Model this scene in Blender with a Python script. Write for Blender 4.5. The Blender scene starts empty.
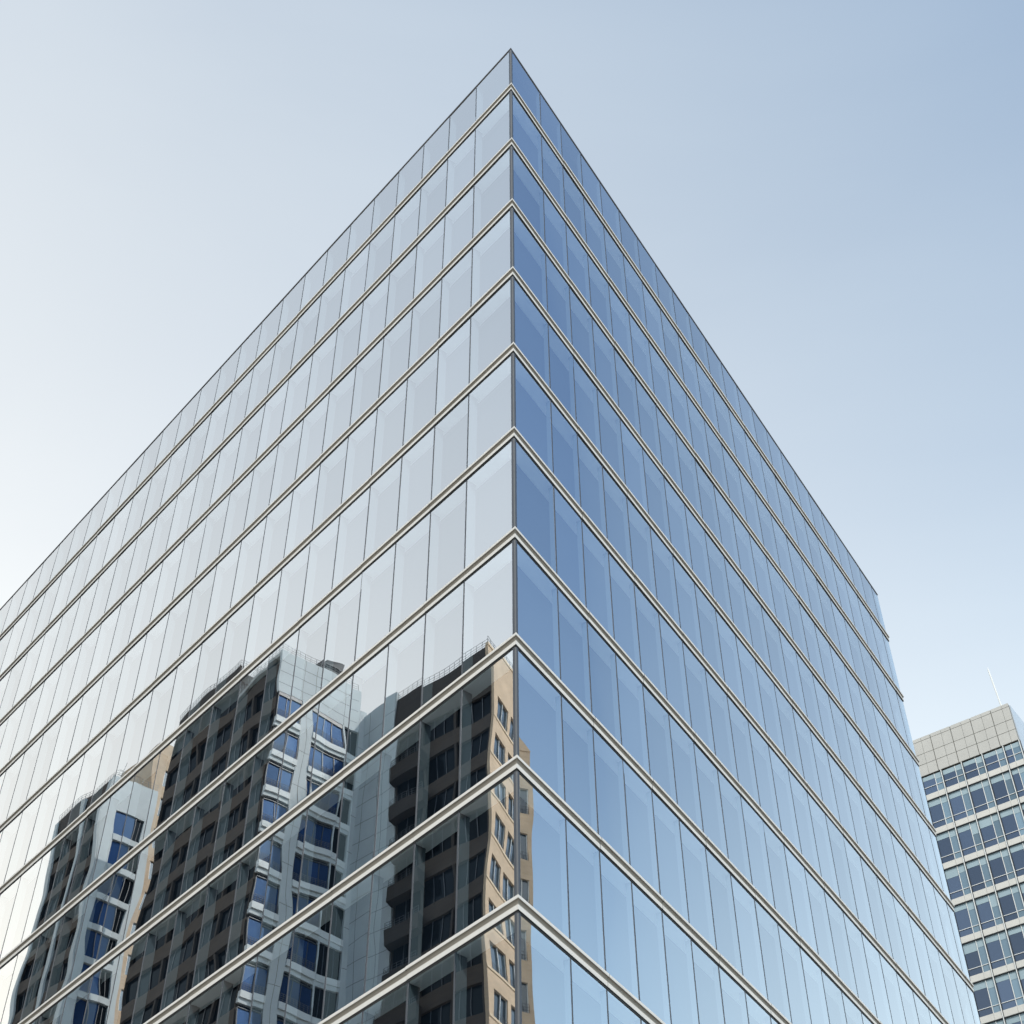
import bpy, bmesh, math, random
from mathutils import Vector, Matrix

random.seed(11)
sc = bpy.context.scene
COL = sc.collection
EYE = 1.65                                   # eye height above the pavement
rad = math.radians

# ------------------------------------------------------------------ helpers
def azv(deg):                                # compass azimuth -> unit vector (x east, y north)
    return Vector((math.sin(rad(deg)), math.cos(rad(deg)), 0.0))
Z = Vector((0, 0, 1))

class MB:
    """collects quads / boxes with material slots and links them as ONE mesh object"""
    def __init__(self):
        self.v = []; self.f = []; self.m = []
    def poly(self, pts, m=0):
        i = len(self.v); self.v += [Vector(p) for p in pts]
        self.f.append(tuple(range(i, i + len(pts)))); self.m.append(m)
    def hexa(self, p, m=0):                  # p: 8 points, bottom ring then top ring
        i = len(self.v); self.v += [Vector(q) for q in p]
        for q in ((3, 2, 1, 0), (4, 5, 6, 7), (0, 1, 5, 4), (1, 2, 6, 5), (2, 3, 7, 6), (3, 0, 4, 7)):
            self.f.append(tuple(i + k for k in q)); self.m.append(m)
    def box(self, F, a, b, c, m=0):          # F maps local (a,b,z) to world
        self.hexa([F(x, y, z) for z in c for x, y in ((a[0], b[0]), (a[1], b[0]), (a[1], b[1]), (a[0], b[1]))], m)
    def bar(self, p, q, r, m=0, n=6):
        p = Vector(p); q = Vector(q); d = (q - p).normalized()
        s = d.orthogonal().normalized(); t = d.cross(s)
        ring = [s * math.cos(2 * math.pi * k / n) * r + t * math.sin(2 * math.pi * k / n) * r for k in range(n)]
        i = len(self.v); self.v += [p + o for o in ring] + [q + o for o in ring]
        for k in range(n):
            self.f.append((i + k, i + (k + 1) % n, i + n + (k + 1) % n, i + n + k)); self.m.append(m)
        self.f.append(tuple(i + k for k in reversed(range(n)))); self.m.append(m)
        self.f.append(tuple(i + n + k for k in range(n))); self.m.append(m)
    def sweep(self, rings, m, close=True):   # rings: list of point lists (same length); m: slot per profile edge
        i = len(self.v); n = len(rings[0])
        for r in rings: self.v += [Vector(p) for p in r]
        for k in range(len(rings) - 1):
            for j in range(n if close else n - 1):
                jj = (j + 1) % n
                self.f.append((i + k * n + j, i + k * n + jj, i + (k + 1) * n + jj, i + (k + 1) * n + j)); self.m.append(m[j])
        if close:
            self.f.append(tuple(i + j for j in range(n))); self.m.append(m[0])
            self.f.append(tuple(i + (len(rings) - 1) * n + j for j in reversed(range(n)))); self.m.append(m[0])
    def build(self, name, mats, parent=None, recalc=True, vals=None):
        if not isinstance(mats, (list, tuple)): mats = [mats]
        base = parent_world(parent) if parent else Vector((0, 0, 0))
        me = bpy.data.meshes.new(name)
        me.from_pydata([tuple(v - base) for v in self.v], [], self.f)
        for mt in mats: me.materials.append(mt)
        for p, k in zip(me.polygons, self.m): p.material_index = k
        if recalc:
            bm = bmesh.new(); bm.from_mesh(me)
            bmesh.ops.recalc_face_normals(bm, faces=bm.faces); bm.to_mesh(me); bm.free()
        if vals is not None:
            at = me.attributes.new('pane_value', 'FLOAT', 'FACE')
            for k, x in enumerate(vals): at.data[k].value = x
        o = bpy.data.objects.new(name, me); COL.objects.link(o)
        if parent: o.parent = parent
        return o

def parent_world(o):
    v = Vector((0, 0, 0))
    while o is not None:
        v += o.location; o = o.parent
    return v

def tag(o, label=None, cat=None, group=None, kind=None):
    if label: o['label'] = label
    if cat: o['category'] = cat
    if group: o['group'] = group
    if kind: o['kind'] = kind
    return o

def thing(name, loc, label, cat):
    o = bpy.data.objects.new(name, None); COL.objects.link(o); o.location = loc
    o.empty_display_size = 0.5
    return tag(o, label, cat)

# ------------------------------------------------------------------ materials
def new_mat(name):
    m = bpy.data.materials.new(name); m.use_nodes = True
    nt = m.node_tree; nt.nodes.clear()
    out = nt.nodes.new('ShaderNodeOutputMaterial')
    return m, nt, out

def N(nt, kind, **kw):
    n = nt.nodes.new(kind)
    for k, v in kw.items():
        if k in n.inputs: n.inputs[k].default_value = v
        else: setattr(n, k, v)
    return n

def surf(name, col, rough=0.6, var=0.12, scale=1.5, metallic=0.0, spec=0.5, stretch=(1, 1, 1), bump=0.0):
    """painted / mineral surface with soft blotchy variation of its own colour"""
    m, nt, out = new_mat(name); L = nt.links
    bs = N(nt, 'ShaderNodeBsdfPrincipled', Roughness=rough, Metallic=metallic)
    bs.inputs['Specular IOR Level'].default_value = spec
    tc = N(nt, 'ShaderNodeTexCoord'); mp = N(nt, 'ShaderNodeMapping'); mp.inputs['Scale'].default_value = stretch
    n1 = N(nt, 'ShaderNodeTexNoise', Scale=scale, Detail=6.0, Roughness=0.6)
    L.new(tc.outputs['Object'], mp.inputs[0]); L.new(mp.outputs[0], n1.inputs['Vector'])
    mr = N(nt, 'ShaderNodeMapRange'); mr.inputs[1].default_value = 0.25; mr.inputs[2].default_value = 0.75
    mr.inputs[3].default_value = 1 - var; mr.inputs[4].default_value = 1 + var
    L.new(n1.outputs[0], mr.inputs[0])
    mul = N(nt, 'ShaderNodeVectorMath', operation='SCALE'); mul.inputs[0].default_value = col
    L.new(mr.outputs[0], mul.inputs['Scale']); L.new(mul.outputs[0], bs.inputs['Base Color'])
    if bump:
        bp = N(nt, 'ShaderNodeBump', Strength=bump, Distance=0.01); L.new(n1.outputs[0], bp.inputs['Height'])
        L.new(bp.outputs[0], bs.inputs['Normal'])
    L.new(bs.outputs[0], out.inputs[0])
    return m

def brick(name, c1, c2, mortar, bw=0.5, bh=0.16):
    m, nt, out = new_mat(name); L = nt.links
    bs = N(nt, 'ShaderNodeBsdfPrincipled', Roughness=0.85)
    geo = N(nt, 'ShaderNodeNewGeometry'); tc = N(nt, 'ShaderNodeTexCoord')
    sx = N(nt, 'ShaderNodeSeparateXYZ'); L.new(tc.outputs['Object'], sx.inputs[0])
    ad = N(nt, 'ShaderNodeMath', operation='ADD'); L.new(sx.outputs[0], ad.inputs[0]); L.new(sx.outputs[1], ad.inputs[1])
    cb = N(nt, 'ShaderNodeCombineXYZ'); L.new(ad.outputs[0], cb.inputs[0]); L.new(sx.outputs[2], cb.inputs[1])
    br = N(nt, 'ShaderNodeTexBrick', Scale=1.0); br.inputs['Brick Width'].default_value = bw; br.inputs['Row Height'].default_value = bh
    br.inputs['Mortar Size'].default_value = 0.012
    br.inputs['Color1'].default_value = (*c1, 1); br.inputs['Color2'].default_value = (*c2, 1); br.inputs['Mortar'].default_value = (*mortar, 1)
    L.new(cb.outputs[0], br.inputs['Vector'])
    n1 = N(nt, 'ShaderNodeTexNoise', Scale=0.6, Detail=5.0); L.new(tc.outputs['Object'], n1.inputs['Vector'])
    mr = N(nt, 'ShaderNodeMapRange'); mr.inputs[3].default_value = 0.75; mr.inputs[4].default_value = 1.25; L.new(n1.outputs[0], mr.inputs[0])
    sc_ = N(nt, 'ShaderNodeVectorMath', operation='SCALE'); L.new(br.outputs[0], sc_.inputs[0]); L.new(mr.outputs[0], sc_.inputs['Scale'])
    L.new(sc_.outputs[0], bs.inputs['Base Color']); L.new(bs.outputs[0], out.inputs[0])
    return m

def wavy_normal(nt, amp, scale, use_attr=True):
    """slight roller-wave of heat treated glass: the normal wanders by a few milliradians"""
    L = nt.links
    geo = N(nt, 'ShaderNodeNewGeometry'); tc = N(nt, 'ShaderNodeTexCoord')
    nz = N(nt, 'ShaderNodeTexNoise', Scale=scale, Detail=1.0, Roughness=0.4); nz.noise_dimensions = '4D'
    L.new(tc.outputs['Object'], nz.inputs['Vector'])
    if use_attr:
        at = N(nt, 'ShaderNodeAttribute', attribute_name='pane_value')
        mu = N(nt, 'ShaderNodeMath', operation='MULTIPLY'); mu.inputs[1].default_value = 0.9
        L.new(at.outputs['Fac'], mu.inputs[0]); L.new(mu.outputs[0], nz.inputs['W'])
    sb = N(nt, 'ShaderNodeVectorMath', operation='SUBTRACT'); sb.inputs[1].default_value = (0.5, 0.5, 0.5)
    L.new(nz.outputs['Color'], sb.inputs[0])
    sl = N(nt, 'ShaderNodeVectorMath', operation='SCALE'); sl.inputs['Scale'].default_value = amp; L.new(sb.outputs[0], sl.inputs[0])
    ad = N(nt, 'ShaderNodeVectorMath', operation='ADD'); L.new(geo.outputs['Normal'], ad.inputs[0]); L.new(sl.outputs[0], ad.inputs[1])
    nm = N(nt, 'ShaderNodeVectorMath', operation='NORMALIZE'); L.new(ad.outputs[0], nm.inputs[0])
    return nm.outputs[0]

def glass(name, f0, refl, trans, amp=0.012, scale=0.45, rough=0.0, base=None, varamt=0.08, add=False, fmax=1.0):
    """coated facade glass: Schlick mix of a mirror coat and a tinted clear body (or an opaque dark body)"""
    m, nt, out = new_mat(name); L = nt.links
    nrm = wavy_normal(nt, amp, scale)
    gl = N(nt, 'ShaderNodeBsdfGlossy', Roughness=rough); L.new(nrm, gl.inputs['Normal'])
    at = N(nt, 'ShaderNodeAttribute', attribute_name='pane_value')
    mr = N(nt, 'ShaderNodeMapRange'); mr.inputs[3].default_value = 1 - varamt; mr.inputs[4].default_value = 1.0
    L.new(at.outputs['Fac'], mr.inputs[0])
    lw = N(nt, 'ShaderNodeLayerWeight', Blend=0.5)     # facing: 1 - cos
    pw = N(nt, 'ShaderNodeMath', operation='POWER'); pw.inputs[1].default_value = 5.0; L.new(lw.outputs['Facing'], pw.inputs[0])
    fr = N(nt, 'ShaderNodeMapRange'); fr.inputs[3].default_value = f0; fr.inputs[4].default_value = fmax; L.new(pw.outputs[0], fr.inputs[0])
    tint = N(nt, 'ShaderNodeMix', data_type='RGBA'); L.new(pw.outputs[0], tint.inputs[0])
    tint.inputs[6].default_value = (*refl, 1); tint.inputs[7].default_value = (1, 1, 1, 1)
    ts = N(nt, 'ShaderNodeVectorMath', operation='SCALE'); L.new(tint.outputs[2], ts.inputs[0]); L.new(mr.outputs[0], ts.inputs['Scale'])
    L.new(ts.outputs[0], gl.inputs['Color'])
    if base is None:
        tr = N(nt, 'ShaderNodeBsdfTransparent', Color=(*trans, 1))
    else:
        tr = N(nt, 'ShaderNodeBsdfDiffuse')
        vb = N(nt, 'ShaderNodeMapRange'); vb.inputs[3].default_value = 0.6; vb.inputs[4].default_value = 1.3; L.new(at.outputs['Fac'], vb.inputs[0])
        vs = N(nt, 'ShaderNodeVectorMath', operation='SCALE'); vs.inputs[0].default_value = base; L.new(vb.outputs[0], vs.inputs['Scale']); L.new(vs.outputs[0], tr.inputs['Color'])
    if add:                                  # coat and body weighted separately: the body lets through trans * (1 - fresnel rise)
        inv = N(nt, 'ShaderNodeMath', operation='SUBTRACT'); inv.inputs[0].default_value = 1.0; L.new(pw.outputs[0], inv.inputs[1])
        t2 = N(nt, 'ShaderNodeVectorMath', operation='SCALE'); t2.inputs[0].default_value = trans; L.new(inv.outputs[0], t2.inputs['Scale'])
        L.new(t2.outputs[0], tr.inputs['Color'])
        g2 = N(nt, 'ShaderNodeVectorMath', operation='SCALE'); L.new(ts.outputs[0], g2.inputs[0]); L.new(fr.outputs[0], g2.inputs['Scale'])
        L.new(g2.outputs[0], gl.inputs['Color'])
        mx = N(nt, 'ShaderNodeAddShader'); L.new(tr.outputs[0], mx.inputs[0]); L.new(gl.outputs[0], mx.inputs[1]); L.new(mx.outputs[0], out.inputs[0])
        return m
    mx = N(nt, 'ShaderNodeMixShader'); L.new(fr.outputs[0], mx.inputs[0]); L.new(tr.outputs[0], mx.inputs[1]); L.new(gl.outputs[0], mx.inputs[2])
    L.new(mx.outputs[0], out.inputs[0])
    return m

M = {}
M['glass'] = glass('facade_glass', 0.735, (0.935, 0.97, 1.0), (0.56, 0.64, 0.68), amp=0.009, scale=0.42, varamt=0.09, add=True)
M['ledge'] = surf('ledge_aluminium', (0.57, 0.555, 0.53), 0.5, 0.06, 0.8, 0.0, 0.25, (1, 1, 4))
M['cove'] = surf('ledge_cove_shaded', (0.25, 0.225, 0.19), 0.5, 0.06, 0.8, 0.05)  # ledge colour darkened for the shade under its cap
M['gasket_shade'] = surf('black_gasket_and_shade', (0.018, 0.020, 0.022), 0.5, 0.1)  # black of the seals and of the painted shadow strips
M['mullion'] = surf('dark_mullion', (0.040, 0.048, 0.062), 0.45, 0.08, 2.0, 0.0)
M['postline'] = surf('post_groove', (0.055, 0.06, 0.065), 0.6, 0.08, 2.0, 0.0)
M['jamb'] = surf('interior_reveal', (0.095, 0.108, 0.116), 0.8, 0.04, 1.5, 0.0, 0.1)
M['soffit'] = surf('interior_soffit', (0.74, 0.74, 0.73), 0.7, 0.03)
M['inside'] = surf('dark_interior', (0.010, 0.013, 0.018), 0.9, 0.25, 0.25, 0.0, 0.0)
M['coping'] = surf('dark_coping', (0.06, 0.06, 0.065), 0.4, 0.1)
M['roof'] = surf('roof_membrane', (0.30, 0.30, 0.29), 0.9, 0.15)
M['panel'] = surf('stone_panel', (0.39, 0.385, 0.365), 0.75, 0.07, 0.7, bump=0.1)
M['joint'] = surf('panel_joint', (0.16, 0.155, 0.14), 0.9, 0.1)
M['spandrel'] = surf('precast_spandrel', (0.49, 0.48, 0.45), 0.7, 0.06, 1.2)
M['whitefin'] = surf('white_fin', (0.60, 0.61, 0.60), 0.4, 0.05)
M['blind'] = surf('window_blind', (0.25, 0.33, 0.37), 0.6, 0.06, 0.9)
M['bluepanel'] = surf('pale_blue_cladding', (0.40, 0.46, 0.53), 0.6, 0.05)
M['rbglass'] = glass('office_window_glass', 0.10, (0.7, 0.8, 1.0), (0.3, 0.4, 0.6), amp=0.01, scale=0.5, base=(0.037, 0.058, 0.098), varamt=0.2)
M['rbglass2'] = glass('office_window_glass_pale', 0.12, (0.8, 0.9, 1.0), (0.3, 0.4, 0.6), amp=0.01, scale=0.5, base=(0.105, 0.165, 0.21), varamt=0.2)
M['concrete'] = surf('grey_concrete', (0.43, 0.46, 0.47), 0.8, 0.08, 0.5, bump=0.1)
M['concrete2'] = surf('blue_grey_cladding', (0.27, 0.30, 0.33), 0.7, 0.08, 0.5)
M['ledgew'] = surf('pale_window_ledge', (0.54, 0.56, 0.56), 0.7, 0.06)
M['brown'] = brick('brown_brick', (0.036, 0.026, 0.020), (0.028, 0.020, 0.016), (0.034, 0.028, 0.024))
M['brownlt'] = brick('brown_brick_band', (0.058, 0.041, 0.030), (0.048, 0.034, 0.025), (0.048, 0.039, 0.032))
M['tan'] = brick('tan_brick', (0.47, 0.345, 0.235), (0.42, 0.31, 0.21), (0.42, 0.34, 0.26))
M['tansunlit'] = brick('sunlit_tan_brick', (0.62, 0.475, 0.335), (0.56, 0.43, 0.30), (0.55, 0.45, 0.35))  # tan brick lightened to stand in for sunlight on this block
M['tanlt'] = surf('tan_stone_band', (0.53, 0.42, 0.30), 0.8, 0.06)
M['darkwin'] = glass('dark_window_glass', 0.015, (0.5, 0.65, 0.8), (0, 0, 0), amp=0.008, scale=0.6, base=(0.004, 0.005, 0.007), varamt=0.3, fmax=0.35)
M['bluewin'] = glass('blue_window_glass', 0.07, (0.35, 0.58, 1.0), (0, 0, 0), amp=0.008, scale=0.6, base=(0.016, 0.040, 0.110), varamt=0.25)
M['slatewin'] = glass('slate_window_glass', 0.16, (0.8, 0.9, 1.0), (0, 0, 0), amp=0.008, scale=0.6, base=(0.03, 0.045, 0.06), varamt=0.3)
M['rail'] = surf('railing_steel', (0.08, 0.08, 0.085), 0.6, 0.1)
M['railpale'] = surf('pale_railing_steel', (0.22, 0.225, 0.23), 0.6, 0.1)
M['white'] = surf('white_paint', (0.80, 0.80, 0.78), 0.4, 0.04)
M['asphalt'] = surf('asphalt', (0.05, 0.05, 0.052), 0.9, 0.25, 3.0, bump=0.3)
M['paving'] = surf('paving', (0.48, 0.46, 0.42), 0.8, 0.15, 0.8, bump=0.1)
M['ground'] = surf('city_ground', (0.42, 0.405, 0.375), 0.9, 0.25, 0.05)
M['kerb'] = surf('kerb_stone', (0.38, 0.37, 0.35), 0.8, 0.1)

# ------------------------------------------------------------------ camera (solved from the facade lines)
F_PX, YAW, PITCH, ROLL, DIST = 1528.654, -0.00267, 0.80351, -0.00651, 30.259
AZ, DANG = 0.71128, 0.30964
cam_pos = Vector((0, -DIST, EYE))
cy, sy, cp, sp = math.cos(YAW), math.sin(YAW), math.cos(PITCH), math.sin(PITCH)
fw = Vector((sy * cp, cy * cp, sp)); rt = Vector((cy, -sy, 0)); up = rt.cross(fw)
rt2 = rt * math.cos(ROLL) + up * math.sin(ROLL); up2 = -rt * math.sin(ROLL) + up * math.cos(ROLL)
cd = bpy.data.cameras.new('camera'); cam = bpy.data.objects.new('camera', cd); COL.objects.link(cam)
mw = Matrix((rt2, up2, -fw)).transposed().to_4x4(); mw.translation = cam_pos
cam.matrix_world = mw
cd.sensor_width = 36; cd.lens = 36 * F_PX / 1024; cd.clip_start = 0.1; cd.clip_end = 20000
sc.camera = cam

def project(P):
    d = Vector(P) - cam_pos; x, y, z = d.dot(rt2), d.dot(up2), d.dot(fw)
    return (512 + F_PX * x / z, 512 - F_PX * y / z, z)

def point(px, py, dist):                     # world point along a pixel's ray at a horizontal distance
    d = rt2 * ((px - 512) / F_PX) + up2 * ((512 - py) / F_PX) + fw
    return cam_pos + d * (dist / math.hypot(d.x, d.y))

# ------------------------------------------------------------------ the glass office building
uL = Vector((-math.sin(AZ), math.cos(AZ), 0)); uR = Vector((math.cos(AZ + DANG), math.sin(AZ + DANG), 0))
nL = Vector((-uL.y, uL.x, 0)); nR = Vector((uR.y, -uR.x, 0))      # outward normals
if nL.dot(cam_pos) < 0: nL = -nL
if nR.dot(cam_pos) < 0: nR = -nR
half = math.acos(uL.dot(uR)) / 2
bis = -(uL + uR).normalized()
LEN_L, LEN_R = 60.0, 39.51
INSET = 0.06                                  # the ledges stand this far off the glass
def cornerp(o): return bis * (o / math.sin(half))
def PL(u, o, z): return uL * u + nL * (o - INSET) + Z * z
def PR(u, o, z): return uR * u + nR * (o - INSET) + Z * z
def PC(o, z): return cornerp(o - INSET) + Z * z
UC_L = PC(INSET * 0, 0).dot(uL); UC_R = PC(0, 0).dot(uR)           # u of the glass corner on either side

Z_FIT = [59.573, 56.0, 51.755, 47.505, 43.254, 39.045, 34.90, 30.58, 26.597, 22.616, 18.713]
Z_ROOF = Z_FIT[0] + EYE - 0.25
LEDGES = [z + EYE for z in Z_FIT[1:]] + [18.713 + EYE - 4.0 * k for k in (1, 2, 3)]
MUL_L = [2.33 + 1.80 * k for k in range(32)]
MUL_R = [2.42 + 1.72 * k for k in range(22)]
TOP, BOT = 0.17, -0.19                        # ledge profile above / below its line

office = thing('glass_office_building', PC(0, 0), 'tall sharp-cornered office building of mirror glass with cream ledges between its floors', 'building')

def ring(o_z, where):
    return [where(o, z) for o, z in o_z]
prof = [(0.0, TOP), (0.03, TOP + 0.010), (0.085, TOP + 0.002), (0.10, TOP - 0.015), (0.10, 0.085), (0.094, 0.072),
        (0.062, 0.078), (0.044, 0.055), (0.034, 0.0), (0.038, -0.035), (0.046, -0.042), (0.046, BOT + 0.026), (0.040, BOT + 0.02), (0.016, BOT + 0.02), (0.016, BOT - 0.028), (0.0, BOT - 0.028)]
pm = [0, 0, 0, 0, 0, 1, 1, 1, 1, 0, 0, 0, 2, 2, 2, 2]  # cove darkened as shade; black slot is both seal and painted shadow line
def ledge_rings(zl):
    """one continuous extrusion with narrow dark joints every other bay and small setting-out errors"""
    rings = []; slots = []
    def add(P, u, do, dz, joint):
        rings.append([P(u, max(o, 0) + (do if o > 0.03 else 0) - (0.006 if joint and o > 0.03 else 0), z + zl + dz) for o, z in prof]); slots.append(joint)
    def side(P, us, rev):
        seq = []
        for k in range(len(us) - 1):
            do, dz = random.gauss(0, 0.0018), random.gauss(0, 0.002)
            seq.append((us[k] + 0.006, do, dz, False)); seq.append((us[k + 1] - 0.006, do, dz, True))
        return seq[::-1] if rev else seq
    jl = side(PL, [UC_L + 0.35] + MUL_L[1::2] + [LEN_L], True)
    jr = side(PR, [UC_R + 0.35] + MUL_R[1::2] + [LEN_R + 0.08], False)
    for k, (u, do, dz, j) in enumerate(jl): add(PL, u, do, dz, k % 2 == 1 and k < len(jl) - 1)
    rings.append([PC(o, z + zl) for o, z in prof]); slots.append(False)
    for k, (u, do, dz, j) in enumerate(jr): add(PR, u, do, dz, k % 2 == 1)
    return rings, slots
for zl in LEDGES:
    mb = MB()
    rings, slots = ledge_rings(zl)
    n = len(prof)
    for r in rings: mb.v += [Vector(p) for p in r]
    for k in range(len(rings) - 1):
        joint = slots[k] and (rings[k][4] - rings[k + 1][4]).length < 0.03
        for j in range(n):
            jj = (j + 1) % n
            mb.f.append((k * n + j, k * n + jj, (k + 1) * n + jj, (k + 1) * n + j)); mb.m.append(2 if joint else pm[j])
    mb.f.append(tuple(range(n))); mb.m.append(0); mb.f.append(tuple((len(rings) - 1) * n + j for j in reversed(range(n)))); mb.m.append(0)
    mb.build('ledge', [M['ledge'], M['cove'], M['gasket_shade']], office)

# corner post: dark, with a slim paler line at its nose
mb = MB()
w = 0.10
for (z0, z1) in [(Z_ROOF - 0.09, LEDGES[0] + TOP)] + [(LEDGES[k] + BOT - 0.028, LEDGES[k + 1] + TOP) for k in range(len(LEDGES) - 1)] + [(LEDGES[-1] + BOT - 0.028, 0.0)]:
    r = []
    for z in (z1, z0):
        r.append([PL(UC_L + w, 0.0, z), PL(UC_L + w, 0.018, z), PL(UC_L + 0.012, 0.018, z), PC(0.004, z) , PR(UC_R + 0.012, 0.018, z), PR(UC_R + w, 0.018, z), PR(UC_R + w, 0.0, z), PC(-0.03, z)])
    mb.sweep(r, [0, 0, 1, 1, 0, 0, 0, 0])
mb.build('corner_post', [M['mullion'], M['postline']], office)

# coping and roof
mb = MB()
pz = [(-0.68, Z_ROOF + 0.02), (0.025, Z_ROOF + 0.02), (0.03, Z_ROOF), (0.03, Z_ROOF - 0.05), (0.0, Z_ROOF - 0.07), (-0.68, Z_ROOF - 0.07)]
mb.sweep([[PL(LEN_L, o, z) for o, z in pz], [PC(o, z) for o, z in pz], [PR(LEN_R + 0.02, o, z) for o, z in pz]], [0] * 6)
mb.build('coping', M['coping'], office)
BK = uL * LEN_L + uR * LEN_R                  # rear corner of the plan
def ringplan(o, z): return [PL(LEN_L, o, z), PC(o, z), PR(LEN_R, o, z), BK + Z * z]
mb = MB(); lo, hi = ringplan(-0.69, Z_ROOF - 0.6), ringplan(-0.69, Z_ROOF - 0.3)
mb.hexa(lo + hi); mb.build('roof', M['roof'], office)
# the two rear faces
mb = MB()
for (A, B) in ((PL(LEN_L, 0, 0), BK), (BK, PR(LEN_R, 0, 0))):
    d = (B - A).normalized(); n = Vector((d.y, -d.x, 0)); 
    if n.dot(A) < 0 and False: n = -n
    inward = (PC(0, 0) + BK) * 0.5 - (A + B) * 0.5
    if n.dot(inward) > 0: n = -n
    mb.hexa([A, B, B - n * 0.25, A - n * 0.25] + [p + Z * (Z_ROOF - 0.1) for p in (A, B, B - n * 0.25, A - n * 0.25)])
mb.build('rear_wall', M['concrete2'], office)

# mullions: slim dark joint outside, a pale reveal fin standing behind the glass
def mullion(u, P):
    mb = MB()
    z0, z1 = 0.05, Z_ROOF - 0.09
    F = lambda a, b, z: P(a, b, z)
    hw = 0.032 if P is PR else 0.029
    mb.box(F, (u - hw, u + hw), (-0.012, 0.004), (z0, z1), 0)
    mb.box(F, (u - 0.030, u + 0.030), (-0.17 if P is PR else -0.34, -0.014), (z0, z1), 1)
    mb.build('mullion', [M['mullion'], M['jamb']], office)
for u in MUL_L: mullion(u, PL)
for u in MUL_R: mullion(u, PR)

# interiors seen through the glass: perimeter soffit under every ledge and a near-black sheet standing in for the unlit depth behind it
DEP = 0.47
for zl in LEDGES:
    zs = zl + BOT - 0.05
    pz = [(-0.03, zs), (-0.03, zs + 0.12), (-DEP + 0.004, zs + 0.12), (-DEP + 0.004, zs)]
    mb = MB()
    mb.sweep([[PL(LEN_L - 0.3, o, z) for o, z in pz], [PC(o, z) for o, z in pz], [PR(LEN_R - 0.3, o, z) for o, z in pz]], [0] * 4)
    mb.build('soffit', M['soffit'], office)
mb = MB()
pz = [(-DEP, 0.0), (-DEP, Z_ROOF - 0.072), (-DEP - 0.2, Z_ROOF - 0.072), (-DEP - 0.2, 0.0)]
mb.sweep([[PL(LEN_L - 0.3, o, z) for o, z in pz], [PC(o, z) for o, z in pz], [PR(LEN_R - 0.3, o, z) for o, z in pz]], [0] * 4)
mb.build('interior_darkness', M['inside'], office)

# panes
panes = []
rows = [(LEDGES[0] + TOP, Z_ROOF - 0.071)] + [(LEDGES[k + 1] + TOP, LEDGES[k] + BOT - 0.03) for k in range(len(LEDGES) - 1)] + [(0.1, LEDGES[-1] + BOT - 0.03)]
for P, U0, mul, end in ((PL, UC_L + 0.05, MUL_L, LEN_L), (PR, UC_R + 0.05, MUL_R, LEN_R)):
    us = [U0] + mul + [end]
    for i in range(len(us) - 1):
        for (z0, z1) in rows:
            t = [random.gauss(0, 0.0010) for _ in range(3)]
            wd, hg = us[i + 1] - us[i], z1 - z0
            o = [-0.5 * t[0] * wd - 0.5 * t[1] * hg, 0.5 * t[0] * wd - 0.5 * t[1] * hg, 0.5 * t[0] * wd + 0.5 * t[1] * hg, -0.5 * t[0] * wd + 0.5 * t[1] * hg]
            q = [P(us[i], o[0], z0), P(us[i + 1], o[1], z0), P(us[i + 1], o[2], z1), P(us[i], o[3], z1)]
            if P is PR: pass
            else: q = [q[1], q[0], q[3], q[2]]
            pp = [project(v) for v in q]
            cx = sum(p[0] for p in pp) / 4; cy_ = sum(p[1] for p in pp) / 4
            ar = abs(sum(pp[k][0] * pp[(k + 1) % 4][1] - pp[(k + 1) % 4][0] * pp[k][1] for k in range(4))) / 2
            vis = min(p[2] for p in pp) > 0 and 0 < cx < 1024 and 0 < cy_ < 1024
            panes.append((ar if vis else 0, q, random.random()))
panes.sort(key=lambda t: -t[0])
for ar, q, val in panes[:100]:
    mb = MB(); mb.poly(q); mb.build('glass_pane', M['glass'], office, recalc=False, vals=[val])
mb = MB()
for ar, q, val in panes[100:]: mb.poly(q)
tag(mb.build('glass_pane', M['glass'], office, recalc=False, vals=[p[2] for p in panes[100:]]), kind='stuff')

# ------------------------------------------------------------------ the office block to the right, behind
RBC = Vector((41.591, 71.575, 0)); e1 = azv(-54.5); e2 = azv(35.5); nF = azv(-54.5 - 90)
rb = thing('office_block', RBC, 'stone-topped office block with white-framed windows standing behind the glass building', 'building')
RL, RD, RT = 34.0, 26.0, 81.78 + EYE
def FR(a, b, z): return RBC + e1 * a - nF * b + Z * z      # b: depth behind the face
def FS(a, b, z): return RBC + e2 * a + Z * z - e1 * (-b)
mb = MB()                                    # body core
mb.box(FR, (0.12, RL), (0.35, RD), (0, RT - 0.5)); mb.build('wall', M['inside'], rb)
# stone parapet: panels proud of their joints
mb = MB(); zt = [81.78, 81.42, 80.10, 79.05, 77.93]
js = [0.0]
k = 0
while js[-1] < RL:
    js += [0.60 + 1.86 * k, 1.60 + 1.86 * k]; k += 1
mb.box(FR, (0.02, RL), (0.05, 0.34), (77.95 + EYE, RT - 0.03), 1)
mb.box(FR, (0.02, RL), (0.34, RD), (RT - 0.49, RT - 0.2), 1)
for i in range(len(js) - 1):
    a0, a1 = js[i], js[i + 1]
    thick = (i % 2 == 1)
    for r in range(4):
        g0 = 0.035 if i % 2 == 0 and i > 0 else 0.012
        g1 = 0.035 if thick else 0.012
        dd = random.uniform(-0.004, 0.004)
        mb.box(FR, (a0 + g0, a1 - g1), (0.0 + dd, 0.049), (zt[r + 1] + EYE + 0.022, zt[r] + EYE - (0.0 if r == 0 else 0.022)), 0)
mb.build('parapet', [M['panel'], M['joint']], rb)
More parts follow.
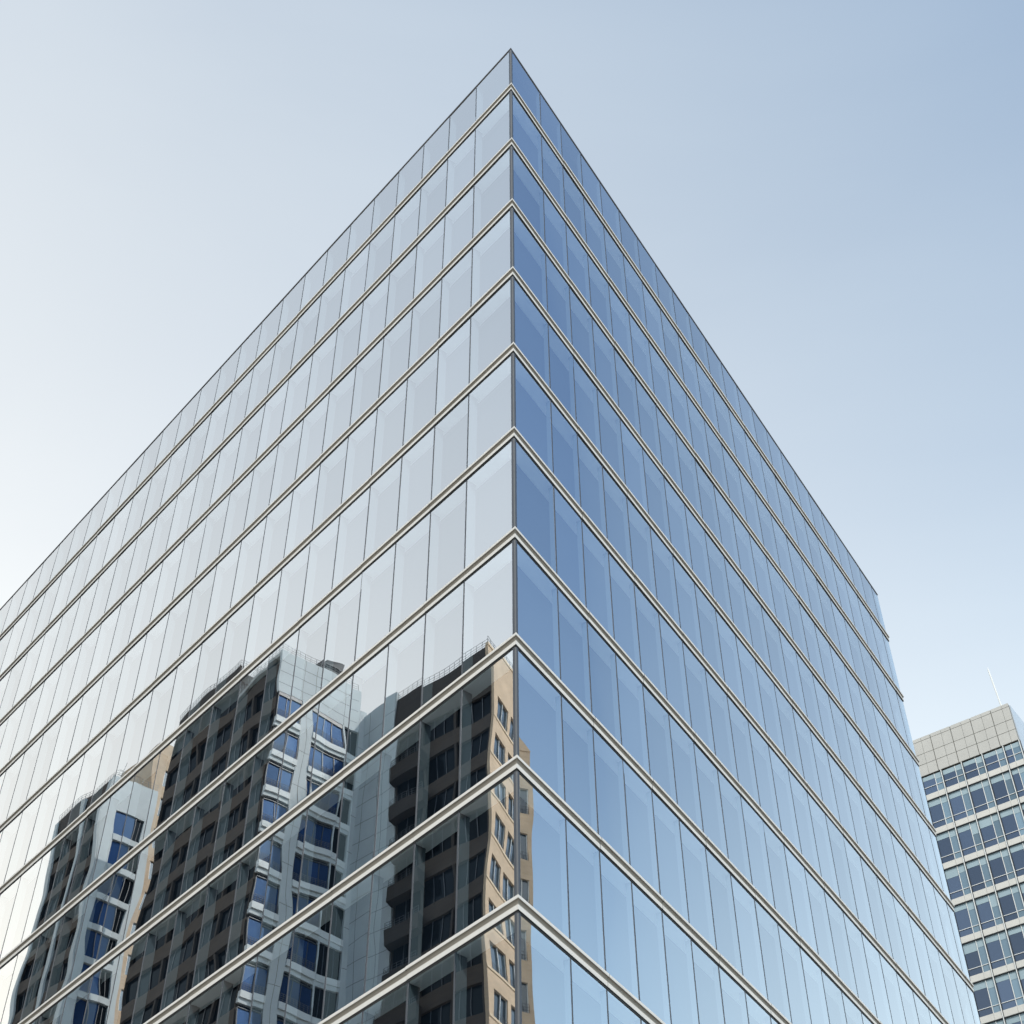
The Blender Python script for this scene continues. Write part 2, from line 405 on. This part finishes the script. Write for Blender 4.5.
# side face, pale blue cladding above glass
mb = MB()
def FSd(a, b, z): return RBC + e2 * a + e1 * b + Z * z
mb.box(FSd, (0.36, RD), (-0.06, 0.10), (77.0 + EYE, RT - 0.02), 0)
for zz in [73.2 - 3.35 * k for k in range(21)]:
    mb.box(FSd, (0.36, RD), (-0.04, 0.10), (zz + EYE, zz + EYE + 0.8), 0)
mb.build('side_cladding', M['bluepanel'], rb)
mb = MB(); mb.box(FSd, (0.36, RD), (0.0, 0.09), (1, 77.0 + EYE - 0.01), 0)
mb.build('side_glazing', M['rbglass'], rb)

floors = [(77.85, 75.50)] + [(75.45 - 3.35 * k, 75.45 - 3.35 * (k + 1) + 0.05) for k in range(21)]
thicks = [0.0] + [1.42 + 1.86 * k for k in range(18)]
for (zt_, zb_) in floors:                    # spandrels with a shadow gap under each
    mb = MB()
    for i in range(len(thicks) - 1):
        a0, a1 = thicks[i] + 0.05, thicks[i + 1] - 0.05
        am = a0 + 0.62 * 1 if i else a0 + 0.70
        mb.box(FR, (a0, am - 0.008), (0.045, 0.20), (zb_ + EYE, zb_ + EYE + 0.55))
        mb.box(FR, (am + 0.008, a1), (0.045, 0.20), (zb_ + EYE, zb_ + EYE + 0.55))
    mb.box(FR, (a0, a1), (0.06, 0.19), (zb_ + EYE + 0.02, zb_ + EYE + 0.53), 1)
    mb.build('spandrel', [M['spandrel'], M['joint']], rb)
mb = MB()                                    # black strips painted as the soffit shadow under each spandrel
for (zt_, zb_) in floors:
    mb.box(FR, (0.0, RL), (-0.01, 0.3), (zb_ + EYE - 0.075, zb_ + EYE - 0.01))
mb.build('soffit_shadow_strip', M['gasket_shade'], rb)
for a in thicks:                             # projecting white fins, a black strip beside each painted as its shadow
    mb = MB()
    mb.box(FR, (a - 0.03, a + 0.03), (-0.02, 0.2), (1.0, 77.92 + EYE))
    mb.box(FR, (a - 0.085, a - 0.036), (0.03, 0.2), (1.0, 77.92 + EYE), 1)
    mb.build('fin', [M['whitefin'], M['gasket_shade']], rb)
def rb_window(i, fl):
    zt_, zb_ = floors[fl]; zt_ += EYE; zb_ += EYE + 0.55
    a0, a1 = thicks[i] + 0.04, thicks[i + 1] - 0.09
    am = a0 + 0.62 if i else a0 + 0.70      # narrow pane on the corner side, wide pane beyond
    h = zt_ - zb_
    bl = 0.55 if fl else 0.42
    zr = zb_ + (0.58 if fl else 0.70)
    blW = bl + random.choice([0, 0, 0, 0.05, 0.02, -0.05, 0.0, 0.3]); blN = bl + random.choice([0.1, 0.1, 0.15, 0.05, 0.2, 0.6])
    fr = MB()
    fr.box(FR, (am - 0.022, am + 0.022), (0.06, 0.16), (zb_ + 0.001, zt_ - 0.03))
    for (x0, x1) in ((a0, am - 0.03), (am + 0.03, a1)):
        fr.box(FR, (x0, x1), (0.075, 0.15), (zr - 0.022, zr + 0.022))
    fo = fr.build('window', M['whitefin'], rb)
    g = MB(); vals = []
    g.poly([FR(am + 0.03, 0.13, zb_), FR(a1, 0.13, zb_), FR(a1, 0.13, zt_ - 0.02), FR(am + 0.03, 0.13, zt_ - 0.02)])
    g.poly([FR(a0, 0.13, zb_), FR(am - 0.03, 0.13, zb_), FR(am - 0.03, 0.13, zt_ - 0.02), FR(a0, 0.13, zt_ - 0.02)], 1)
    g.build('pane', [M['rbglass'], M['rbglass2']], fo, recalc=False, vals=[random.random(), random.random()])
    b = MB()
    b.box(FR, (am + 0.03, a1), (0.115, 0.125), (zt_ - blW, zt_ - 0.02)); b.box(FR, (a0, am - 0.03), (0.115, 0.125), (zt_ - blN, zt_ - 0.02))
    b.build('blind', M['blind'], fo)
for fl in range(8):
    for i in range(7): rb_window(i, fl)
# hidden bays and storeys: one merged part
mb = MB(); vals = []
for fl in range(len(floors)):
    for i in range(len(thicks) - 1):
        if fl < 8 and i < 7: continue
        zt_, zb_ = floors[fl][0] + EYE, floors[fl][1] + EYE + 0.55
        a0, a1 = thicks[i] + 0.04, thicks[i + 1] - 0.09; am = a0 + 0.62
        for (x0, x1, s) in ((a0, am - 0.03, 1), (am + 0.03, a1, 0)):
            mb.box(FR, (x0, x1), (0.13, 0.16), (zb_, zt_ - 0.02), s)
        mb.box(FR, (am - 0.028, am + 0.028), (0.06, 0.16), (zb_ + 0.001, zt_ - 0.03), 2)
        mb.box(FR, (a0, am - 0.03), (0.075, 0.125), (zb_ + 0.56, zb_ + 0.60), 2); mb.box(FR, (am + 0.03, a1), (0.075, 0.125), (zb_ + 0.56, zb_ + 0.60), 2)
tag(mb.build('window', [M['rbglass'], M['rbglass2'], M['whitefin']], rb), kind='stuff')
# mast on its roof
mb = MB(); bpt = FR(0.70, 0.6, RT - 0.2)
tpt = bpt + Z * 4.7 + e1 * 0.2
mb.bar(bpt, tpt, 0.07, 0, 8)
mb.box(lambda a, b, z: bpt + e1 * a + nF * b + Z * z, (-0.18, 0.18), (-0.18, 0.18), (0.0, 0.12))
mb.bar(tpt + Z * 0.0, tpt + Z * 0.25, 0.03)
tag(mb.build('mast', M['whitefin']), 'slim white mast standing on the roof of the stone-topped office block', 'mast')

# ------------------------------------------------------------------ the buildings across the streets that the glass mirrors
def mirror_frame(virt_pos, az_a, az_b, n):
    """frame of the real building whose mirror image (in the facade with outward normal n) starts at virt_pos"""
    n = n.normalized(); off = -n * INSET
    def R_(p): return p - n * (2 * (p - off).dot(n))
    def Rv(v): return v - n * (2 * v.dot(n))
    P = R_(Vector((virt_pos.x, virt_pos.y, 0))); a = Rv(azv(az_a)); b = Rv(azv(az_b))
    return P, a, b

def rail_along(mb, F, p0, p1, z, h=1.0, step=1.2, r=0.03):
    n = max(1, int(math.hypot(p1[0] - p0[0], p1[1] - p0[1]) / step))
    pts = [(p0[0] + (p1[0] - p0[0]) * k / n, p0[1] + (p1[1] - p0[1]) * k / n) for k in range(n + 1)]
    for (a, b) in pts: mb.bar(F(a, b, z), F(a, b, z + h), r, 0, 5)
    for k in range(n):
        for zz in (h, h * 0.62, h * 0.3): mb.bar(F(*pts[k], z + zz), F(*pts[k + 1], z + zz), r * 0.9, 0, 5)

# --- A : grey end wall with blue windows, brown brick long side
kA = 1.2
vp = point(287, 650, 80 * kA); P, ea, eb = mirror_frame(vp, 49.0, 139.25 - 180, nL)
A = thing('apartment_block', P, 'grey and brown apartment block with blue windows, mirrored in the middle of the left facade', 'building')
def FA(a, b, z): return P + ea * (a * kA) + eb * (b * kA) + Z * (EYE + z * kA)
G0 = -EYE / kA
mb = MB()
mb.box(FA, (0.25, 6.3), (0.25, 6.3), (G0, 67.6)); mb.build('core', M['inside'], A)
mb = MB()                                    # grey end wall pieces (plane b = 0)
top_ = 64.45; per = 2.76
wr = [(62.45 - per * k, 64.45 - per * k) for k in range(23)]
mb.box(FA, (0.0, 6.36), (0.0, 0.24), (64.45, 68.05))
mb.box(FA, (1.78, 2.72), (0.0, 0.24), (G0, 64.45))
mb.box(FA, (4.9, 5.0), (0.0, 0.24), (G0, 64.45))
mb.box(FA, (6.37, 6.95), (0.0, 7.0), (G0, 66.4))
for (z0, z1) in wr:
    if z0 < 1: break
    for (a0, a1) in ((0.0, 1.78), (2.72, 4.9), (5.0, 6.36)):
        mb.box(FA, (a0, a1), (0.03, 0.24), (z0 - 0.76, z0 - 0.46))
mb.build('end_wall', M['concrete'], A)
mb = MB()
for a in (1.75, 2.73, 4.95): mb.box(FA, (a - 0.012, a + 0.012), (-0.004, 0.01), (64.5, 68.0))
for z in (65.2, 66.2, 67.1): mb.box(FA, (0.02, 6.2), (-0.005, 0.01), (z, z + 0.03))
for k in range(22): mb.box(FA, (1.8, 2.7), (-0.005, 0.01), (63.3 - per * k, 63.33 - per * k)); mb.box(FA, (6.39, 6.93), (-0.005, 0.01), (63.3 - per * k, 63.33 - per * k))
mb.box(FA, (2.24, 2.27), (-0.004, 0.01), (0, 64.4))
mb.build('panel_joint', M['joint'], A)
for col, (a0, a1) in enumerate(((0.06, 1.74), (2.76, 4.88), (5.02, 6.35))):
    for k, (z0, z1) in enumerate(wr[:12]):
        f = MB()                             # sill ledge
        f.box(FA, (a0 - 0.03, a1 + 0.03), (-0.10 if col < 2 else -0.02, 0.24), (z0 - 0.45, z0 - 0.02))
        fo = f.build('window_sill', M['ledgew'], A)
        if col < 2:
            g = MB(); n = 2 if col == 0 else 3; vals = []
            for j in range(n):
                x0, x1 = a0 + (a1 - a0) * j / n, a0 + (a1 - a0) * (j + 1) / n
                g.poly([FA(x0 + 0.02, 0.10, z0), FA(x1 - 0.02, 0.10, z0), FA(x1 - 0.02, 0.10, z1 - 0.3), FA(x0 + 0.02, 0.10, z1 - 0.3)][::-1]); vals.append(random.random())
            g.build('window', M['bluewin'], A, recalc=False, vals=vals)
            b = MB()
            for j in range(n + 1):
                x = a0 + (a1 - a0) * j / n; b.box(FA, (x - 0.022, x + 0.022), (0.05, 0.14), (z0, z1 - 0.3))
            b.box(FA, (a0, a1), (0.02, 0.14), (z1 - 0.299, z1 - 0.01 if k == 0 else z1 - 0.25))
            b.build('window_frame', M['mullion'], A)
            r_ = MB(); n2 = 9
            for j in range(n2 + 1):
                x = a0 + (a1 - a0) * j / n2; r_.bar(FA(x, -0.04, z0 - 0.02), FA(x, -0.04, z0 + 0.5), 0.014, 0, 4)
            for zz in (0.12, 0.25, 0.38, 0.5): r_.bar(FA(a0, -0.04, z0 + zz), FA(a1, -0.04, z0 + zz), 0.016, 0, 4)
            r_.build('balustrade', M['rail'], A)
        else:
            g = MB(); g.box(FA, (a0, a1), (0.18, 0.24), (z0, z1))
            for j in range(1, 3): g.box(FA, (a0 + j * 0.4 - 0.02, a0 + j * 0.4 + 0.02), (0.12, 0.179), (z0, z1), 1)
            g.build('window', [M['darkwin'], M['mullion']], A, vals=[0.5] * 18)
def window_part(F, glass_box, bars, m, parent, rail=None):
    """one window: glazing, with its frame bars and balustrade as sub-parts"""
    g = MB(); g.box(F, *glass_box); v = random.random()
    w = g.build('window', M[m], parent, vals=[v] * 6)
    f = MB()
    for bx in bars: f.box(F, *bx)
    f.build('window_frame', M['mullion'] if m in ('darkwin', 'bluewin') else M['whitefin'], w)
    if rail:
        r_ = MB(); rail_along(r_, F, *rail); r_.build('balustrade', M['rail'], w)
    return w

def brown_side(F, b0, b1, ztop, rows, pil, parent, per_, first, sh=1.05, PW=0.10, shown=11):
    """brick side in the a = 0 plane: spandrel bands, slim piers and recessed dark glazing"""
    m1 = MB(); m1.box(F, (0.0, 0.22), (b0, b1), (first, ztop))
    rest = MB()
    nb = max(1, int((b1 - b0) / pil))
    for k in range(rows):
        zt = first - per_ * k
        m2 = MB(); m2.box(F, (-0.02, 0.22), (b0, b1), (zt - per_, zt - per_ + sh)); m2.build('brick_band', M['brownlt'], parent)
        for j in range(nb):
            y0 = b0 + (b1 - b0) * j / nb; y1 = b0 + (b1 - b0) * (j + 1) / nb
            m1.box(F, (0.0, 0.22), (y0, y0 + PW), (zt - per_ + sh, zt)); m1.box(F, (0.0, 0.22), (y1 - PW, y1), (zt - per_ + sh, zt))
            gb = ((0.20, 0.22), (y0 + PW, y1 - PW), (zt - per_ + sh, zt))
            if k < shown:
                ys = [y0 + PW + (y1 - y0 - 2 * PW) * t for t in (0.33, 0.66)]
                window_part(F, gb, [((0.15, 0.199), (yy - 0.03, yy + 0.03), (zt - per_ + sh, zt)) for yy in ys], 'darkwin', parent)
            else: rest.box(F, *gb)
    m1.build('brick_wall', M['brown'], parent)
    if rest.f: tag(rest.build('window', M['darkwin'], parent), kind='stuff')
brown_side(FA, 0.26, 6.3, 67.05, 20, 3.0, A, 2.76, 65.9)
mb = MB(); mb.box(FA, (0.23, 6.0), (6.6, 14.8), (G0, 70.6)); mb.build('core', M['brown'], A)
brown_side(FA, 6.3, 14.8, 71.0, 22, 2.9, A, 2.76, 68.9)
mb = MB(); mb.box(FA, (0.0, 6.24), (0.25, 6.29), (67.62, 67.9)); mb.build('roof', M['roof'], A)
mb = MB()
rail_along(mb, FA, (0.05, 0.05), (6.2, 0.05), 68.05, 0.55, 0.4, 0.018); rail_along(mb, FA, (0.05, 0.05), (0.05, 6.3), 67.9, 0.6, 0.4, 0.018)
rail_along(mb, FA, (0.05, 6.4), (0.05, 14.8), 71.0, 0.55, 0.4, 0.018); rail_along(mb, FA, (0.05, 6.4), (3.0, 6.4), 71.0, 0.55, 0.4, 0.018)
mb.build('railing', M['railpale'], A)
mb = MB()                                    # roof plant: tilted cap on a louvred box
mb.box(FA, (3.5, 4.5), (0.7, 1.7), (67.9, 69.0), 0)
for k in range(5): mb.box(FA, (3.46, 4.54), (0.66, 1.74), (68.1 + 0.16 * k, 68.16 + 0.16 * k), 0)
mb.hexa([FA(3.3, 0.5, 69.0), FA(4.7, 0.5, 69.0), FA(4.7, 1.9, 69.0), FA(3.3, 1.9, 69.0), FA(3.2, 0.4, 69.25), FA(4.8, 0.4, 69.6), FA(4.8, 2.0, 69.6), FA(3.2, 2.0, 69.25)], 0)
tag(mb.build('roof_vent', M['rail']), 'dark grey rooftop vent with a tilted cap, mirrored above the grey apartment wall', 'vent')

# --- B : brown brick block with a sunlit tan brick end
kB = 1.2
vp = point(490, 645, 75 * kB); P2, fa, fb = mirror_frame(vp, 24.0, 133.0 - 180, nL)
B = thing('brick_block', P2, 'brick block with brown balconies and a sunlit tan end, mirrored beside the sharp corner', 'building')
def FB(a, b, z): return P2 + fa * (a * kB) + fb * (b * kB) + Z * (EYE + z * kB)
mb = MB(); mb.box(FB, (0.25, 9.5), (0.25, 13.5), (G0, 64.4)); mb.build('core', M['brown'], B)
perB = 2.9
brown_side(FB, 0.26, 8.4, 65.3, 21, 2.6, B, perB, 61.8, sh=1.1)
for k in range(1, 18):                       # projecting balcony trays
    zt = 61.8 - perB * k - 0.55
    mb = MB(); mb.box(FB, (-0.75, -0.021), (5.4, 8.5), (zt, zt + 1.0)); bal = mb.build('balcony', M['brown'], B)
    zt += 1.0; mb = MB()
    rail_along(mb, FB, (-0.70, 5.45), (-0.70, 8.45), zt, 0.45, 0.35, 0.014); rail_along(mb, FB, (-0.70, 8.45), (-0.05, 8.45), zt, 0.45, 0.3, 0.014)
    mb.build('balustrade', M['rail'], bal)
mb = MB(); mb.box(FB, (-0.1, 0.9), (8.45, 13.5), (G0, 66.0))
for k in range(44): mb.box(FB, (-0.106, 0.9), (8.46, 13.5), (2 + 1.45 * k, 2.03 + 1.45 * k), 1)
for b_ in (9.7, 11.2, 12.4): mb.box(FB, (-0.108, 0.5), (b_, b_ + 0.03), (1.0, 65.9), 1)
mb.build('grey_cladding', [M['concrete'], M['joint']], B)
mb = MB()                                    # tan end wall, plane b = 0
mb.box(FB, (0.0, 9.5), (0.0, 0.24), (61.6, 65.4))
xs = [(0.0, 0.55), (2.3, 2.75), (4.5, 5.0), (6.8, 7.3), (9.0, 9.5)]
for (a0, a1) in xs: mb.box(FB, (a0, a1), (0.0, 0.24), (G0, 61.6))
for k in range(21):
    z1 = 61.6 - perB * k
    for j in range(4): mb.box(FB, (xs[j][1], xs[j + 1][0]), (0.0, 0.24), (z1 - perB, z1 - perB + 1.15))
mb.build('end_wall', M['tan'], B)
for k in range(21):
    z1 = 61.6 - perB * k
    mb = MB(); mb.box(FB, (-0.03, 9.5), (-0.05, -0.002), (z1 - perB + 1.0, z1 - perB + 1.15)); mb.build('string_course', M['tanlt'], B)
mb = MB(); mb.box(FB, (-0.03, 9.5), (-0.06, 0.2), (65.4, 65.62)); mb.build('coping', M['tanlt'], B)
for k in range(13):
    z1 = 61.6 - perB * k
    for j in range(4):
        a0, a1 = xs[j][1], xs[j + 1][0]
        bars = [((x - 0.03, x + 0.03), (0.08, 0.159), (z1 - perB + 1.15, z1)) for x in (a0 + 0.03, (a0 + a1) / 2, a1 - 0.03)]
        window_part(FB, ((a0, a1), (0.16, 0.24), (z1 - perB + 1.15, z1)), bars, 'slatewin', B, ((a0, -0.03), (a1, -0.03), z1 - perB + 1.15, 0.4, 0.25, 0.013))
mb = MB()
rail_along(mb, FB, (0.05, 0.05), (9.4, 0.05), 65.62, 0.6, 0.45, 0.018); rail_along(mb, FB, (0.05, 0.05), (0.05, 8.4), 65.3, 0.65, 0.45, 0.018)
mb.build('railing', M['rail'], B)

# --- C : smaller grey and brown block further along
kC = 120 / 85
vp = point(114.3, 773.2, 120.0); P3, ga, gb = mirror_frame(vp, 50.0, 139.25 - 180, nL)
Cb = thing('apartment_block', P3, 'narrow grey and brown apartment block with navy windows, mirrored leftmost in the left facade', 'building')
def FC(a, b, z): return P3 + ga * (a * kC) + gb * (b * kC) + Z * (EYE + z * kC)
mb = MB(); mb.box(FC, (0.25, 3.2), (0.25, 8.0), (G0, 59.0)); mb.build('core', M['brown'], Cb)
mb = MB(); pc = 2.15
mb.box(FC, (0, 3.25), (0.0, 0.24), (57.2, 59.75)); mb.box(FC, (0, 0.75), (0.0, 0.24), (G0, 57.2)); mb.box(FC, (2.6, 3.25), (0.0, 0.24), (G0, 57.2))
for k in range(24): mb.box(FC, (0.75, 2.6), (-0.04, 0.24), (57.2 - pc * k - 2.1, 57.2 - pc * k - 1.7))
mb.build('end_wall', M['concrete'], Cb)
for k in range(14):
    z0, z1 = 57.2 - pc * k - 1.69, 57.2 - pc * k
    window_part(FC, ((0.75, 2.0), (0.12, 0.2), (z0, z1)), [((x - 0.02, x + 0.02), (0.06, 0.119), (z0, z1)) for x in (1.38, 1.98)], 'bluewin', Cb)
    window_part(FC, ((2.0, 2.6), (0.18, 0.22), (z0, z1)), [((2.3, 2.33), (0.12, 0.179), (z0, z1))], 'darkwin', Cb)
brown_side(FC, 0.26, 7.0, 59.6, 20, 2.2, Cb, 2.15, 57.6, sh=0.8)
for (b0, b1) in ((-0.02, 0.5), (3.2, 3.6), (6.7, 7.1)):
    mb = MB(); mb.box(FC, (-0.12, -0.03), (b0, b1), (G0, 59.4)); mb.build('pilaster', M['concrete'], Cb)
mb = MB(); rail_along(mb, FC, (0.05, 0.05), (3.2, 0.05), 59.75, 0.5, 0.35, 0.016); rail_along(mb, FC, (0.05, 0.05), (0.05, 7.0), 59.6, 0.5, 0.35, 0.016)
mb.build('railing', M['railpale'], Cb)
mb = MB(); mb.bar(FC(1.0, 0.8, 59.0), FC(1.0, 0.8, 61.6), 0.03); mb.bar(FC(0.6, 0.8, 60.9), FC(1.4, 0.8, 60.9), 0.02); mb.bar(FC(0.7, 0.8, 60.5), FC(1.3, 0.8, 60.5), 0.02)
tag(mb.build('antenna', M['rail']), 'thin rooftop antenna with two crossbars, mirrored above the leftmost apartment block', 'antenna')

# --- D : a strip of tan brick end showing between the two apartment blocks
vp = point(156, 760, 128.0); P4, ha, hb = mirror_frame(vp, 49.0, 139.25 - 180, nL)
Dk = thing('brick_block', P4, 'tan brick block, mirrored as a bright strip between the two apartment blocks', 'building')
def FD(a, b, z): return P4 + ha * a + hb * b + Z * (EYE + z)
HD = point(158, 741, 128.0).z - EYE
mb = MB(); mb.box(FD, (0.3, 12), (0.3, 7), (-EYE, HD - 0.5)); mb.build('core', M['brown'], Dk)
mb = MB(); mb.box(FD, (0, 12), (0.0, 0.29), (HD - 3, HD))
for a in range(0, 12, 3): mb.box(FD, (a, a + 1.2), (0, 0.29), (-EYE, HD - 3))
for k in range(24):
    for a in range(0, 10, 3): mb.box(FD, (a + 1.2, a + 3), (0, 0.29), (HD - 3 - 3.4 * (k + 1), HD - 3 - 3.4 * (k + 1) + 1.4))
mb.build('end_wall', M['tan'], Dk)
for k in range(18):
    for a in range(0, 10, 3):
        z0, z1 = HD - 3 - 3.4 * (k + 1) + 1.4, HD - 3 - 3.4 * k
        window_part(FD, ((a + 1.2, a + 3), (0.18, 0.28), (z0, z1)), [((a + t - 0.03, a + t + 0.03), (0.1, 0.179), (z0, z1)) for t in (1.24, 2.1, 2.96)], 'slatewin', Dk)
mb = MB(); mb.box(FD, (0, 0.29), (0.3, 7), (-EYE, HD)); mb.build('side_wall', M['tan'], Dk)

# --- E : tan brick block across the other street, mirrored low in the right facade by the corner
vp = point(528.5, 752, 84.0); P5, ia, ib = mirror_frame(vp, 250.0, -20.0, nR)
Eb = thing('brick_block', P5, 'tan brick block coloured as if sunlit, mirrored at the left end of the right facade', 'building')
HE = vp.z - EYE
def FE(a, b, z): return P5 + ia * a + ib * b + Z * (EYE + z)
mb = MB(); mb.box(FE, (0.0, 14), (0.3, 8), (-EYE, HE - 0.4)); mb.build('core', M['tansunlit'], Eb)
mb = MB(); mb.box(FE, (0, 14), (0.0, 0.29), (HE - 3.2, HE))
mb.hexa([FE(0, -0.05, HE + 0.001), FE(6, -0.05, HE + 0.001), FE(6, 0.29, HE + 0.001), FE(0, 0.29, HE + 0.001), FE(0, -0.05, HE + 0.05), FE(6, -0.05, HE + 10.0), FE(6, 0.29, HE + 10.0), FE(0, 0.29, HE + 0.05)])
mb.box(FE, (6.001, 14), (-0.05, 0.29), (HE + 0.001, HE + 10.0))
for a in (0.0, 3.2, 6.4, 9.6): mb.box(FE, (a, a + 0.3), (0, 0.29), (-EYE, HE - 3.2))
for k in range(22):
    for a in (0.0, 3.2, 6.4, 9.6): mb.box(FE, (a + 0.3, a + 3.2), (0, 0.29), (HE - 3.2 - 3.5 * (k + 1), HE - 3.2 - 3.5 * (k + 1) + 1.5))
mb.build('brick_wall', M['tansunlit'], Eb)
for k in range(16):
    for a in (0.0, 3.2, 6.4, 9.6):
        z0, z1 = HE - 3.2 - 3.5 * (k + 1) + 1.5, HE - 3.2 - 3.5 * k
        bars = [((a + t - 0.03, a + t + 0.03), (0.1, 0.179), (z0, z1)) for t in (0.33, 0.85, 1.6, 2.4, 3.17)]
        window_part(FE, ((a + 0.3, a + 3.2), (0.18, 0.28), (z0, z1)), bars, 'slatewin', Eb, ((a + 0.3, -0.02), (a + 3.2, -0.02), z0, 0.55, 0.22, 0.014))

# ------------------------------------------------------------------ ground and streets (below the frame)
def sheet(name, pts, z, m):
    mb = MB(); mb.poly([Vector((x, y, z)) for x, y in pts]); o = mb.build(name, m, recalc=False)
    if o.data.polygons[0].normal.z < 0: o.data.flip_normals()
    return tag(o, kind='structure')
S = 6000
sheet('ground', [(-S, -S), (S, -S), (S, S), (-S, S)], -0.13, M['ground'])
def street(name, u, n, o0, o1, z, m, l0=-90, l1=160):
    A_, B_ = u * l0 + n * o0, u * l1 + n * o0; C_, D_ = u * l1 + n * o1, u * l0 + n * o1
    return sheet(name, [(p.x, p.y) for p in (A_, B_, C_, D_)], z, m)
street('road', uR, nR, 6.0, 14.5, -0.118, M['asphalt'])
def pavement(name, pts):
    mb = MB(); lo = [Vector((x, y, -0.13)) for x, y in pts]; hi = [Vector((x, y, 0.0)) for x, y in pts]
    n = len(pts); mb.poly(hi, 0); 
    for k in range(n): mb.poly([lo[k], lo[(k + 1) % n], hi[(k + 1) % n], hi[k]], 1)
    tag(mb.build(name, [M['paving'], M['kerb']]), kind='structure')
c1 = cornerp(6.2)
pavement('pavement', [(p.x, p.y) for p in (uL * 150 + nL * 6.2, c1, uR * 150 + nR * 5.8, uR * 150, uL * 150)])
q0 = uL * -70
pavement('pavement', [(p.x, p.y) for p in (uL * 160 + nL * 18.2, uL * -60 + nL * 18.2, uL * -60 + nL * 24, uL * 160 + nL * 24)])
pavement('pavement', [(p.x, p.y) for p in (uR * 160 + nR * 14.7, uR * -60 + nR * 14.7, uR * -60 + nR * 20, uR * 160 + nR * 20)])

# ------------------------------------------------------------------ daylight
SUN_AZ, SUN_EL = 172.0, 40.0
sd = Vector((math.sin(rad(SUN_AZ)) * math.cos(rad(SUN_EL)), math.cos(rad(SUN_AZ)) * math.cos(rad(SUN_EL)), math.sin(rad(SUN_EL))))
sl = bpy.data.lights.new('sun', 'SUN'); so = bpy.data.objects.new('sun', sl); COL.objects.link(so)
sl.energy = 2.0; sl.angle = rad(0.53); sl.color = (1.0, 0.95, 0.87)
so.rotation_euler = (-sd).to_track_quat('-Z', 'Y').to_euler(); so.location = sd * 200

w_ = bpy.data.worlds.new('World'); sc.world = w_; w_.use_nodes = True
nt = w_.node_tree; nt.nodes.clear(); L = nt.links
out = nt.nodes.new('ShaderNodeOutputWorld'); bg = nt.nodes.new('ShaderNodeBackground')
sky = nt.nodes.new('ShaderNodeTexSky'); sky.sky_type = 'NISHITA'; sky.sun_disc = False
sky.sun_elevation = rad(SUN_EL); sky.sun_rotation = rad(SUN_AZ); sky.air_density = 1.0; sky.dust_density = 1.5; sky.ozone_density = 0.9
tc = nt.nodes.new('ShaderNodeTexCoord')
# thin high veil: whiter low down and towards the north-west
def dotn(v):
    d = nt.nodes.new('ShaderNodeVectorMath'); d.operation = 'DOT_PRODUCT'; L.new(tc.outputs['Generated'], d.inputs[0]); d.inputs[1].default_value = v
    return d.outputs['Value']
def rng(x, a, b, c, d, mode='SMOOTHSTEP'):
    r = nt.nodes.new('ShaderNodeMapRange'); r.interpolation_type = mode
    for k, v in enumerate((a, b, c, d)): r.inputs[k + 1].default_value = v
    L.new(x, r.inputs[0]); return r.outputs[0]
def mth(op, a, b):
    m = nt.nodes.new('ShaderNodeMath'); m.operation = op; m.use_clamp = False
    for k, v in enumerate((a, b)):
        if isinstance(v, (int, float)): m.inputs[k].default_value = v
        else: L.new(v, m.inputs[k])
    return m.outputs[0]
gdir = Vector((math.sin(-0.844) * math.cos(-0.201), math.cos(-0.844) * math.cos(-0.201), math.sin(-0.201)))
west = mth('POWER', rng(dotn(gdir), -0.354, 1.0, 0.0001, 1.0, 'LINEAR'), 0.607)
low = mth('POWER', rng(dotn(Vector((0, 0, 1))), 0.0, 0.95, 1.0, 0.0001, 'LINEAR'), 2.604)
veil = mth('ADD', mth('ADD', mth('MULTIPLY', west, 0.619), mth('MULTIPLY', low, 2.001)), -0.032)
wn = nt.nodes.new('ShaderNodeTexNoise'); wn.inputs['Scale'].default_value = 2.2; wn.inputs['Detail'].default_value = 5.0; wn.inputs['Distortion'].default_value = 0.6
wm = nt.nodes.new('ShaderNodeMapping'); wm.inputs['Scale'].default_value = (0.7, 1.3, 2.2); L.new(tc.outputs['Generated'], wm.inputs[0]); L.new(wm.outputs[0], wn.inputs['Vector'])
veil = mth('ADD', veil, mth('MULTIPLY', mth('SUBTRACT', wn.outputs[0], 0.5), 0.10))
veil = mth('MAXIMUM', mth('MINIMUM', veil, 1.0), 0.0)
sks = nt.nodes.new('ShaderNodeVectorMath'); sks.operation = 'MULTIPLY'; sks.inputs[1].default_value = (0.138, 0.149, 0.150); L.new(sky.outputs[0], sks.inputs[0])
hz = nt.nodes.new('ShaderNodeMix'); hz.data_type = 'RGBA'
L.new(west, hz.inputs[0]); hz.inputs[6].default_value = (0.71, 0.921, 0.988, 1); hz.inputs[7].default_value = (1.075, 0.982, 0.83, 1)
mix = nt.nodes.new('ShaderNodeMix'); mix.data_type = 'RGBA'
L.new(veil, mix.inputs[0]); L.new(sks.outputs[0], mix.inputs[6]); L.new(hz.outputs[2], mix.inputs[7])
L.new(mix.outputs[2], bg.inputs[0]); bg.inputs[1].default_value = 1.0; L.new(bg.outputs[0], out.inputs[0])

# ------------------------------------------------------------------ render settings
sc.view_settings.view_transform = 'Standard'; sc.view_settings.look = 'None'
sc.view_settings.exposure = 0.62; sc.view_settings.gamma = 1.0
sc.render.engine = 'CYCLES'
sc.cycles.caustics_reflective = False; sc.cycles.caustics_refractive = False
sc.cycles.max_bounces = 8; sc.cycles.transparent_max_bounces = 12; sc.cycles.glossy_bounces = 4; sc.cycles.diffuse_bounces = 3
sc.cycles.sample_clamp_indirect = 4.0
